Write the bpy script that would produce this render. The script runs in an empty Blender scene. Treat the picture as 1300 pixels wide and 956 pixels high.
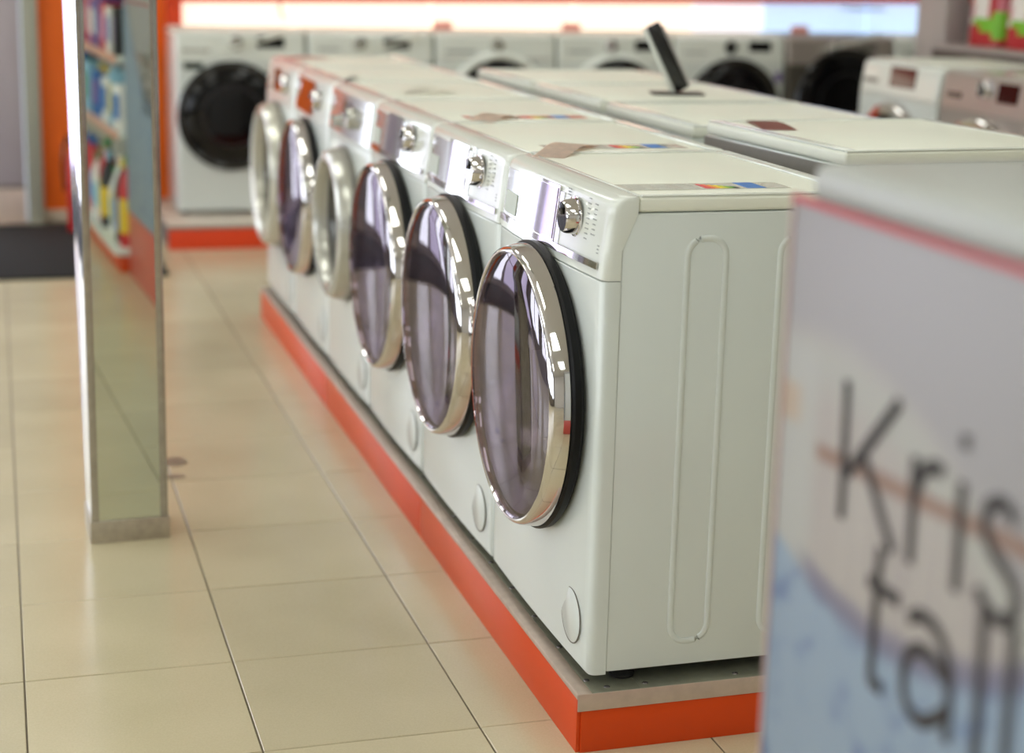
import bpy, bmesh, math, random
from mathutils import Vector, Matrix
PI = math.pi
C = bpy.context.scene.collection
sc = bpy.context.scene

# ---------------------------------------------------------------- camera
yaw, pitch, roll = 0.29677147, 0.22537927, 0.02489845
F_PX, CAM = 2152.09, Vector((-0.94452, -2.54750, 1.20808))
fw = Vector((math.sin(yaw)*math.cos(pitch), math.cos(yaw)*math.cos(pitch), -math.sin(pitch)))
rt0 = Vector((math.cos(yaw), -math.sin(yaw), 0)); up0 = rt0.cross(fw)
rt = math.cos(roll)*rt0 + math.sin(roll)*up0
up = -math.sin(roll)*rt0 + math.cos(roll)*up0
cd = bpy.data.cameras.new('camera'); cam = bpy.data.objects.new('camera', cd); C.objects.link(cam)
M = Matrix.Identity(4)
for i in range(3):
    M[i][0], M[i][1], M[i][2], M[i][3] = rt[i], up[i], -fw[i], CAM[i]
cam.matrix_world = M
cd.sensor_fit = 'HORIZONTAL'; cd.sensor_width = 36; cd.lens = F_PX/1300*36
cd.shift_y = (433.5-478)/1300
cd.clip_start = .05; cd.clip_end = 60
cd.dof.use_dof = True; cd.dof.focus_distance = 2.98; cd.dof.aperture_fstop = 2.0; cd.dof.aperture_blades = 9
sc.camera = cam

# ---------------------------------------------------------------- world, light, exposure
w = bpy.data.worlds.new('world'); sc.world = w; w.use_nodes = True
w.node_tree.nodes['Background'].inputs[0].default_value = (.75, .85, 1, 1)
w.node_tree.nodes['Background'].inputs[1].default_value = 1.2
vs = sc.view_settings
sc.display_settings.display_device = 'sRGB'
vs.view_transform = 'Standard'; vs.look = 'None'; vs.exposure = -0.26; vs.gamma = 1; vs.use_curve_mapping = False
CEIL_E, WIN_E, BACK_E = 5.8, 5.2, 1.4
def area(name, loc, rot, sx, sy, e, col):
    l = bpy.data.lights.new(name, 'AREA'); l.shape = 'RECTANGLE'; l.size = sx; l.size_y = sy; l.energy = e; l.color = col
    o = bpy.data.objects.new(name, l); C.objects.link(o); o.location = loc; o.rotation_euler = rot
    return o

# ---------------------------------------------------------------- materials
def s2l(c):
    return tuple((v/12.92 if v <= .04045 else ((v+.055)/1.055)**2.4) for v in [x/255 for x in c])
MATS = {}
def mat(name, rgb, rough=.5, metal=0., coat=0., emit=0., spec=.5, noise=0., nscale=30., bump=0.):
    if name in MATS: return MATS[name]
    m = bpy.data.materials.new(name); m.use_nodes = True
    nt = m.node_tree; b = nt.nodes['Principled BSDF']
    col = s2l(rgb)+(1,)
    b.inputs['Base Color'].default_value = col
    b.inputs['Roughness'].default_value = rough; b.inputs['Metallic'].default_value = metal
    b.inputs['Coat Weight'].default_value = coat; b.inputs['Coat Roughness'].default_value = .04
    b.inputs['Specular IOR Level'].default_value = spec
    if emit:
        b.inputs['Emission Color'].default_value = col; b.inputs['Emission Strength'].default_value = emit
    if noise or bump:
        tc = nt.nodes.new('ShaderNodeTexCoord'); n = nt.nodes.new('ShaderNodeTexNoise')
        n.inputs['Scale'].default_value = nscale; n.inputs['Detail'].default_value = 4
        nt.links.new(tc.outputs['Object'], n.inputs['Vector'])
        if noise:
            r = nt.nodes.new('ShaderNodeValToRGB')
            r.color_ramp.elements[0].position = .3; r.color_ramp.elements[1].position = .7
            r.color_ramp.elements[0].color = tuple(c*(1-noise) for c in col[:3])+(1,)
            r.color_ramp.elements[1].color = tuple(min(1, c*(1+noise)) for c in col[:3])+(1,)
            nt.links.new(n.outputs['Fac'], r.inputs['Fac']); nt.links.new(r.outputs['Color'], b.inputs['Base Color'])
        if bump:
            bp = nt.nodes.new('ShaderNodeBump'); bp.inputs['Strength'].default_value = bump; bp.inputs['Distance'].default_value = .002
            nt.links.new(n.outputs['Fac'], bp.inputs['Height']); nt.links.new(bp.outputs['Normal'], b.inputs['Normal'])
    MATS[name] = m
    return m
WHITE = mat('white_enamel', (214, 220, 215), .22, coat=.25, noise=.01, nscale=6)
WPANEL = mat('white_plastic', (222, 226, 218), .18, coat=.4, noise=.01, nscale=8)
WTOP = mat('white_laminate', (234, 236, 222), .42, coat=.08, noise=.012, nscale=10)
CHROME = mat('chrome', (225, 222, 222), .05, 1., noise=.01)
MIRRORP = mat('mirrored_plastic', (205, 198, 212), .06, 1., noise=.01)
SILVER = mat('silver_plastic', (198, 197, 188), .24, .55, noise=.02)
SILV2 = mat('silver_enamel', (176, 166, 158), .3, .45, noise=.02)
GRAPH = mat('graphite_enamel', (92, 88, 80), .35, .4, noise=.03)
BLACK = mat('black_plastic', (14, 14, 15), .18, coat=.3, noise=.05)
BLACKG = mat('black_glass', (7, 7, 10), .08, spec=.35, coat=.1, noise=.05)
RUBBER = mat('black_rubber', (20, 20, 20), .6, noise=.1)
STEEL = mat('drum_steel', (150, 142, 146), .25, .95, noise=.06, nscale=40, bump=.3)
ORANGE = mat('orange_laminate', (208, 70, 18), .3, coat=0, spec=.3, noise=.02, nscale=5)
ORANGEW = mat('orange_wall_paint', (236, 104, 10), .42, noise=.03, nscale=3)
REDOR = mat('red_orange_laminate', (222, 66, 22), .35, noise=.02, nscale=4)
ZINC = mat('galvanised_plate', (150, 150, 134), .38, .75, noise=.14, nscale=28, bump=.15)
GREY = mat('grey_steel', (172, 166, 162), .4, .1, noise=.02)
DGREY = mat('dark_grey_steel', (120, 116, 108), .5, .1, noise=.03)
PRINT = mat('grey_print', (146, 150, 146), .5, noise=.05)
PAPER = mat('label_paper', (232, 228, 216), .5, noise=.03, nscale=50)
BROWNP = mat('brown_leaflet_paper', (232, 210, 194), .5, noise=.12, nscale=60)
RED = mat('red_plastic', (190, 26, 30), .35, noise=.05)
def flat(rgb, name=None): return mat(name or 'print_%d_%d_%d' % rgb, rgb, .45, noise=.03, nscale=40)

def glass_mat():
    m = bpy.data.materials.new('tinted_door_glass'); m.use_nodes = True
    nt = m.node_tree; nt.nodes.remove(nt.nodes['Principled BSDF']); out = nt.nodes['Material Output']
    g = nt.nodes.new('ShaderNodeBsdfGlossy'); g.inputs['Roughness'].default_value = .035; g.inputs['Color'].default_value = (.45, .42, .455, 1)
    t = nt.nodes.new('ShaderNodeBsdfTransparent'); t.inputs['Color'].default_value = (.60, .55, .62, 1)
    n = nt.nodes.new('ShaderNodeTexNoise'); n.inputs['Scale'].default_value = 3
    mr = nt.nodes.new('ShaderNodeMapRange'); mr.inputs['To Min'].default_value = .42; mr.inputs['To Max'].default_value = .54
    mx = nt.nodes.new('ShaderNodeMixShader')
    nt.links.new(n.outputs['Fac'], mr.inputs['Value']); nt.links.new(mr.outputs['Result'], mx.inputs['Fac'])
    nt.links.new(t.outputs[0], mx.inputs[1]); nt.links.new(g.outputs[0], mx.inputs[2]); nt.links.new(mx.outputs[0], out.inputs['Surface'])
    return m
GLASS = glass_mat()

def tile_mat():
    m = bpy.data.materials.new('beige_tile'); m.use_nodes = True
    nt = m.node_tree; b = nt.nodes['Principled BSDF']
    tc = nt.nodes.new('ShaderNodeTexCoord'); oi = nt.nodes.new('ShaderNodeObjectInfo')
    n = nt.nodes.new('ShaderNodeTexNoise'); n.inputs['Scale'].default_value = 260; n.inputs['Detail'].default_value = 2
    n2 = nt.nodes.new('ShaderNodeTexNoise'); n2.inputs['Scale'].default_value = 2.5
    ge = nt.nodes.new('ShaderNodeNewGeometry')
    nt.links.new(ge.outputs['Position'], n.inputs['Vector']); nt.links.new(ge.outputs['Position'], n2.inputs['Vector'])
    a = nt.nodes.new('ShaderNodeMath'); a.operation = 'MULTIPLY_ADD'; a.inputs[1].default_value = .5; 
    nt.links.new(n.outputs['Fac'], a.inputs[0]); nt.links.new(n2.outputs['Fac'], a.inputs[2])
    r = nt.nodes.new('ShaderNodeValToRGB'); r.color_ramp.elements[0].position = .45; r.color_ramp.elements[1].position = 1.05
    r.color_ramp.elements[0].color = s2l((188, 176, 144))+(1,); r.color_ramp.elements[1].color = s2l((204, 192, 160))+(1,)
    nt.links.new(a.outputs[0], r.inputs['Fac'])
    hs = nt.nodes.new('ShaderNodeHueSaturation'); mr = nt.nodes.new('ShaderNodeMapRange')
    mr.inputs['To Min'].default_value = .95; mr.inputs['To Max'].default_value = 1.04
    nt.links.new(oi.outputs['Random'], mr.inputs['Value']); nt.links.new(mr.outputs['Result'], hs.inputs['Value'])
    nt.links.new(r.outputs['Color'], hs.inputs['Color']); nt.links.new(hs.outputs['Color'], b.inputs['Base Color'])
    b.inputs['Roughness'].default_value = .22; b.inputs['Specular IOR Level'].default_value = .5
    return m
TILE = tile_mat()
GROUT = mat('floor_grout', (112, 102, 84), .8, noise=.1, nscale=60)

# ---------------------------------------------------------------- mesh helpers
def link(name, me, parent=None):
    o = bpy.data.objects.new(name, me); C.objects.link(o)
    if parent is not None: o.parent = parent
    return o
def obj(name, bm, m, parent=None, smooth=True, ang=35):
    me = bpy.data.meshes.new(name); bmesh.ops.recalc_face_normals(bm, faces=bm.faces[:]); bm.to_mesh(me); bm.free()
    for x in (m if isinstance(m, (list, tuple)) else [m]): me.materials.append(x)
    if smooth:
        me.shade_smooth()
        try: me.set_sharp_from_angle(angle=math.radians(ang))
        except Exception: pass
    return link(name, me, parent)
def thing(name, label, cat, loc=(0, 0, 0), rz=0, group=None):
    o = bpy.data.objects.new(name, None); C.objects.link(o); o.location = loc; o.rotation_euler = (0, 0, rz)
    o.empty_display_size = .1; o['label'] = label; o['category'] = cat
    if group: o['group'] = group
    return o
def tag(o, label, cat, group=None):
    o['label'] = label; o['category'] = cat
    if group: o['group'] = group
    return o
def struct(o): o['kind'] = 'structure'; return o
def box(x0, x1, y0, y1, z0, z1, bev=0., seg=2, bm=None, mi=0):
    own = bmesh.new()
    v = [own.verts.new(p) for p in [(x0, y0, z0), (x1, y0, z0), (x1, y1, z0), (x0, y1, z0), (x0, y0, z1), (x1, y0, z1), (x1, y1, z1), (x0, y1, z1)]]
    for f in [(0, 3, 2, 1), (4, 5, 6, 7), (0, 1, 5, 4), (1, 2, 6, 5), (2, 3, 7, 6), (3, 0, 4, 7)]: own.faces.new([v[i] for i in f])
    if bev: bmesh.ops.bevel(own, geom=own.edges[:], offset=bev, segments=seg, profile=.5, affect='EDGES')
    for f in own.faces: f.material_index = mi
    return merge(bm, own)
def merge(bm, own):
    if bm is None: return own
    t = bpy.data.meshes.new('t'); own.to_mesh(t); own.free(); bm.from_mesh(t); bpy.data.meshes.remove(t); return bm
def rbox(cx, cy, z0, sx, sy, h, rot, bev=0., bm=None, mi=0):
    own = box(-sx/2, sx/2, -sy/2, sy/2, 0, h, bev)
    for f in own.faces: f.material_index = mi
    bmesh.ops.transform(own, matrix=Matrix.Translation((cx, cy, z0)) @ Matrix.Rotation(rot, 4, 'Z'), verts=own.verts[:])
    return merge(bm, own)
def lathe_x(prof, cy, cz, n=64, close=False, bm=None):
    """revolve (x, r) profile round an axis parallel to X"""
    own = bmesh.new(); rings = []
    for x, r in prof:
        if r < 1e-6: rings.append([own.verts.new((x, cy, cz))])
        else: rings.append([own.verts.new((x, cy+r*math.cos(2*PI*k/n), cz+r*math.sin(2*PI*k/n))) for k in range(n)])
    prs = list(zip(rings[:-1], rings[1:]))
    if close: prs.append((rings[-1], rings[0]))
    for a, b in prs:
        for k in range(n):
            k2 = (k+1) % n
            if len(a) == 1 and len(b) == 1: continue
            if len(a) == 1: own.faces.new((a[0], b[k], b[k2]))
            elif len(b) == 1: own.faces.new((a[k], a[k2], b[0]))
            else: own.faces.new((a[k], a[k2], b[k2], b[k]))
    return merge(bm, own)
def lathe_z(prof, cx, cy, n=24, bm=None):
    own = bmesh.new(); rings = []
    for r, z in prof:
        if r < 1e-6: rings.append([own.verts.new((cx, cy, z))])
        else: rings.append([own.verts.new((cx+r*math.cos(2*PI*k/n), cy+r*math.sin(2*PI*k/n), z)) for k in range(n)])
    for a, b in zip(rings[:-1], rings[1:]):
        for k in range(n):
            k2 = (k+1) % n
            if len(a) == 1 and len(b) == 1: continue
            if len(a) == 1: own.faces.new((a[0], b[k], b[k2]))
            elif len(b) == 1: own.faces.new((a[k], a[k2], b[0]))
            else: own.faces.new((a[k], a[k2], b[k2], b[k]))
    return merge(bm, own)
def tube(path, r, n=8, closed=False, bm=None, flatx=1.):
    own = bmesh.new(); P = [Vector(p) for p in path]; N = len(P); rings = []
    for i, p in enumerate(P):
        a = P[(i-1) % N] if (closed or i > 0) else p; b = P[(i+1) % N] if (closed or i < N-1) else p
        t = (b-a).normalized(); ref = Vector((1, 0, 0)) if abs(t.x) < .9 else Vector((0, 0, 1))
        u = t.cross(ref).normalized(); v = t.cross(u).normalized()
        ring = []
        for k in range(n):
            d = u*math.cos(2*PI*k/n)*r + v*math.sin(2*PI*k/n)*r
            d.x *= flatx
            ring.append(own.verts.new(p+d))
        rings.append(ring)
    prs = list(zip(rings[:-1], rings[1:])) + ([(rings[-1], rings[0])] if closed else [])
    for a, b in prs:
        for k in range(n): own.faces.new((a[k], a[(k+1) % n], b[(k+1) % n], b[k]))
    if not closed: own.faces.new(rings[0][::-1]); own.faces.new(rings[-1])
    return merge(bm, own)
def prism(pts, z0, z1, bm=None):
    own = bmesh.new(); a = [own.verts.new((x, y, z0)) for x, y in pts]; b = [own.verts.new((x, y, z1)) for x, y in pts]; n = len(pts)
    own.faces.new(a[::-1]); own.faces.new(b)
    for i in range(n): own.faces.new((a[i], a[(i+1) % n], b[(i+1) % n], b[i]))
    return merge(bm, own)
def copy_tree(o, parent=None):
    c = o.copy(); C.objects.link(c); c.parent = parent
    for ch in list(o.children): copy_tree(ch, c)
    return c

# ================================================================ SETTING
ZF = -.13; T = .38486; X0, Y0 = -.17086, .50057
floor = struct(obj('floor', box(-5, 4.6, -7, 6.02, ZF-.12, ZF-.003), GROUT))
tb = box(-T/2+.0016, T/2-.0016, -T/2+.0016, T/2-.0016, -.02, 0, .0012, 1)
tme = bpy.data.meshes.new('floor_tile'); tb.to_mesh(tme); tb.free(); tme.materials.append(TILE)
rest = bmesh.new(); random.seed(4)
for i in range(-13, 13):
    for j in range(-20, 15):
        cx, cy = X0+(i+.5)*T, Y0+(j+.5)*T
        if cx < -4.8 or cx > 4.5 or cy < -6.8 or cy > 5.9: continue
        near = (-7 <= i <= -1+1) and (-6 <= j <= 14)
        if near or (i in (1, 2, 3) and -4 <= j <= 0):
            t = link('floor_tile', tme, floor); t.location = (cx, cy, ZF)
            t.rotation_euler = (random.uniform(-.0012, .0012), random.uniform(-.0012, .0012), 0)
        else:
            box(cx-T/2+.0016, cx+T/2-.0016, cy-T/2+.0016, cy+T/2-.0016, ZF-.02, ZF, 0, bm=rest)
o = obj('floor_tile', rest, TILE, floor, smooth=False); o['kind'] = 'stuff'

WALLP = mat('wall_paint', (206, 202, 192), .6, noise=.02, nscale=4)
CEILP = mat('ceiling_paint', (215, 213, 205), .7, noise=.02)
ZC = 3.0
struct(obj('ceiling', box(-5.1, 4.7, -7.1, 6.1, ZC, ZC+.1), CEILP, smooth=False))
# back wall: painted orange left of the light box, orange-red above it, grey doorway side
wb = struct(obj('wall_back', box(-.745, 4.7, 5.96, 6.08, ZF-.1, ZC), WALLP, smooth=False))
obj('paint_panel', box(-.745, -.146, 5.952, 5.962, ZF+.0, 2.3), ORANGEW, wb, smooth=False)
wb2 = struct(obj('wall_back', box(-5.1, -4.9, 5.96, 6.08, ZF-.1, ZC), WALLP, smooth=False))
wb3 = struct(obj('wall_back', box(-4.9, -.745, 5.96, 6.08, 2.35, ZC), WALLP, smooth=False))
obj('paint_panel', box(-.1455, 4.58, 5.95, 5.962, 1.0, 1.42), REDOR, wb, smooth=False)
struct(obj('baseboard_back', box(-.745, -.235, 5.935, 5.96, ZF, ZF+.062, .004), mat('skirting_tile', (196, 182, 160), .4, noise=.03)))
struct(obj('wall_front', box(-5.1, 4.7, -7.1, -7, ZF-.1, ZC), WALLP, smooth=False))
struct(obj('wall_right', box(4.6, 4.7, -7, 6, ZF-.1, ZC), mat('wall_right_paint', (170, 166, 158), .6, noise=.02), smooth=False))
wl = bmesh.new()
box(-5.1, -5, -7, 6, ZF-.1, .45, bm=wl); box(-5.1, -5, -7, 6, 2.6, ZC, bm=wl)
wins = [(-5.6, -3.9), (-3.3, -1.6), (-1.0, .7), (1.3, 3.0), (3.5, 5.2)]
ys = [-7]+[v for a in wins for v in a]+[6]
for k in range(0, len(ys), 2): box(-5.1, -5, ys[k], ys[k+1], .45, 2.6, bm=wl)
struct(obj('wall_left', wl, mat('wall_left_paint', (120, 112, 104), .6, noise=.02), smooth=False))
PANE = mat('daylit_window_glass', (232, 238, 248), .1, emit=WIN_E)
FRAME = mat('dark_window_frame', (70, 70, 72), .4, noise=.03)
for n, (a, b) in enumerate(wins):
    bm = bmesh.new()
    for (y0, y1, z0, z1) in [(a, b, .45, .51), (a, b, 2.54, 2.6), (a, a+.06, .51, 2.54), (b-.06, b, .51, 2.54), ((a+b)/2-.03, (a+b)/2+.03, .51, 2.54)]:
        box(-5.07, -4.98, y0, y1, z0, z1, .004, bm=bm)
    fr = struct(obj('window_%d' % (n+1), bm, FRAME, smooth=False))
    obj('pane', box(-5.05, -5.04, a+.05, b-.05, .5, 2.55), PANE, fr, smooth=False)

# doorway in the back wall
DOORP = mat('lilac_grey_door', (182, 172, 178), .5, noise=.02, nscale=4)
dr = struct(obj('door_1', box(-1.15, -.828, 5.90, 5.95, .06, 1.97, .004), DOORP))
obj('kick_panel', box(-1.15, -.828, 5.885, 5.95, ZF+.005, .045, .004), mat('beige_kick_panel', (208, 188, 176), .45, noise=.02), dr)
obj('reveal_strip', box(-1.15, -.828, 5.89, 5.95, .0455, .0595), mat('kick_edge', (120, 108, 98), .5, noise=.02), dr)
FR = mat('grey_green_frame', (164, 164, 148), .45, noise=.02)
bm = box(-.822, -.746, 5.88, 5.965, ZF, 2.35, .006); box(-1.215, -1.155, 5.88, 5.965, ZF, 2.35, .006, bm=bm); box(-1.155, -.822, 5.88, 5.965, 1.976, 2.35, .006, bm=bm)
struct(obj('trim_1', bm, FR))
hb = tube([(-1.11, 5.90, .95), (-1.11, 5.86, .95), (-1.03, 5.86, .95)], .009); obj('door_handle', hb, CHROME, dr)
FROST = mat('frosted_lilac_glass', (204, 198, 226), .3, emit=2.6)
# glazed entrance beside the door: daylight panes between lilac-grey leaves
for n, (a, b) in enumerate([(-1.86, -1.26), (-2.86, -1.94), (-3.82, -2.94), (-4.86, -3.90)]):
    bm = bmesh.new()
    for (x0, x1, z0, z1) in [(a-.03, b+.03, ZF, ZF+.10), (a-.03, b+.03, 2.27, 2.35), (a-.04, a+.04, ZF+.10, 2.27), (b-.04, b+.04, ZF+.10, 2.27), (a+.04, b-.04, 1.10, 1.15)]:
        box(x0, x1, 5.90, 5.96, z0, z1, .004, bm=bm)
    fr = struct(obj('window_%d' % (n+6), bm, DOORP, smooth=False))
    obj('pane', box(a+.05, b-.05, 5.93, 5.94, ZF+.08, 2.30), [PANE, FROST, PANE, FROST][n], fr, smooth=False)
# dark entrance mat
o = obj('entrance_mat', box(-3.9, -.292, 4.46, 5.82, ZF, ZF+.012, .004), mat('charcoal_mat', (21, 20, 19), .9, noise=.25, nscale=220, bump=.6))
tag(o, 'charcoal entrance mat lying on the tiles before the grey door', 'mat')
# smudges on the floor right of the mirrored pillar
for (x, y, a, b) in [(-.532, 1.83, .030, .040), (-.545, 1.70, .026, .018)]:
    bm = prism([(x+a*math.cos(t*PI/8)*(1+.15*math.sin(3*t)), y+b*math.sin(t*PI/8)) for t in range(16)], ZF+.0002, ZF+.0014)
    o = obj('dried_stain', bm, mat('dried_stain', (128, 116, 98), .35, noise=.1), floor)
    o['kind'] = 'structure'

# ceiling light panels
LAMPM = mat('lamp_diffuser', (249, 252, 244), .4, emit=CEIL_E)
proto = None
spots = [(x, y) for x in (-3.2, -.9, 1.4, 3.4) for y in (-4.6, -2.2, .2, 2.6, 4.8)]
cols = ['wall with windows', 'entrance aisle', 'washing machine rows', 'right-hand wall']
for k, (x, y) in enumerate(spots):
    if proto is None:
        t = thing('ceiling_light', '', 'ceiling light', (x, y, ZC), 0, 'ceiling light panels')
        bm = bmesh.new()
        for a in [(-.31, .31, -.61, -.59), (-.31, .31, .59, .61), (-.31, -.29, -.59, .59), (.29, .31, -.59, .59)]: box(a[0], a[1], a[2], a[3], -.035, 0, .003, bm=bm)
        obj('frame', bm, WPANEL, t); obj('diffuser', box(-.289, .289, -.589, .589, -.028, -.002), LAMPM, t, smooth=False); proto = t
    else:
        t = copy_tree(proto); t.location = (x, y, ZC)
    t['label'] = 'white ceiling light panel over the %s, %s' % (cols[k//5], ['at the shop front end', 'just behind the viewer', 'level with the poster appliance', 'midway along the rows', 'nearest the back wall'][k % 5])
    t['group'] = 'ceiling light panels over the %s' % cols[k//5]

# ================================================================ WASHING MACHINES
def front_x(y, bow, r=.014):
    x = -r-bow*(1-(y/.3)**2); t = max(0, (abs(y)-(.298-r))/r)
    return x + r*(1-math.sqrt(max(0, 1-min(t, 1)**2)))
YS = [-.298, -.2965, -.294, -.290, -.284]+[-.27+.54*k/24 for k in range(25)]+[.284, .290, .294, .2965, .298]
def outline(bow, xb, dx=0):
    return [(front_x(y, bow)+dx, y) for y in YS]+[(xb, .298), (xb, -.298)]
def loft(outs):
    bm = bmesh.new(); L = []
    for z, pts in outs: L.append([bm.verts.new((x, y, z)) for x, y in pts])
    n = len(L[0])
    for a, b in zip(L[:-1], L[1:]):
        for i in range(n): bm.faces.new((a[i], a[(i+1) % n], b[(i+1) % n], b[i]))
    bm.faces.new(L[0][::-1]); bm.faces.new(L[-1]); return bm
ZS, ZT = .69, .828
def lean(z): return max(0, z-ZS)*.12
def patch(y0, y1, z0, z1, bow, off, th, n=16, bm=None, mi=0, skew=0.):
    own = bmesh.new(); G = []
    for s in (0, 1):
        rows = []
        for z in (z0, z1):
            rows.append([own.verts.new((front_x(y0+(y1-y0)*k/n, bow)+lean(z)-off+(th if s else 0), y0+(y1-y0)*k/n, z)) for k in range(n+1)])
        G.append(rows)
    f, b = G
    for k in range(n):
        own.faces.new((f[0][k], f[0][k+1], f[1][k+1], f[1][k])); own.faces.new((b[0][k], b[1][k], b[1][k+1], b[0][k+1]))
        own.faces.new((f[0][k], b[0][k], b[0][k+1], f[0][k+1])); own.faces.new((f[1][k], f[1][k+1], b[1][k+1], b[1][k]))
    own.faces.new((f[0][0], f[1][0], b[1][0], b[0][0])); own.faces.new((f[0][-1], b[0][-1], b[1][-1], f[1][-1]))
    for q in own.faces: q.material_index = mi
    return merge(bm, own)
def rib_loop(x0, x1, z0, z1, y, r=.03):
    p = []
    for (cx, cz, a0) in [(x1-r, z1-r, 0), (x0+r, z1-r, 90), (x0+r, z0+r, 180), (x1-r, z0+r, 270)]:
        for k in range(7):
            a = math.radians(a0+15*k); p.append((cx+r*math.cos(a), y, cz+r*math.sin(a)))
    own = tube(p, .0058, 10, True)
    for v in own.verts: v.co.y = y+(v.co.y-y)*.5
    return own
def drill(o, cy, cz, r):
    cb = lathe_x([(-.2, 0), (-.2, r), (.2, r), (.2, 0)], cy, cz, 64); bmesh.ops.recalc_face_normals(cb, faces=cb.faces[:])
    cm = bpy.data.meshes.new('c'); cb.to_mesh(cm); cb.free(); co = bpy.data.objects.new('c', cm); C.objects.link(co)
    md = o.modifiers.new('b', 'BOOLEAN'); md.operation = 'DIFFERENCE'; md.object = co; md.solver = 'EXACT'
    dg = bpy.context.evaluated_depsgraph_get(); dg.update(); me = bpy.data.meshes.new_from_object(o.evaluated_get(dg))
    o.modifiers.clear(); o.data = me; bpy.data.objects.remove(co)
    me.shade_smooth()
    try: me.set_sharp_from_angle(angle=math.radians(35))
    except Exception: pass

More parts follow.
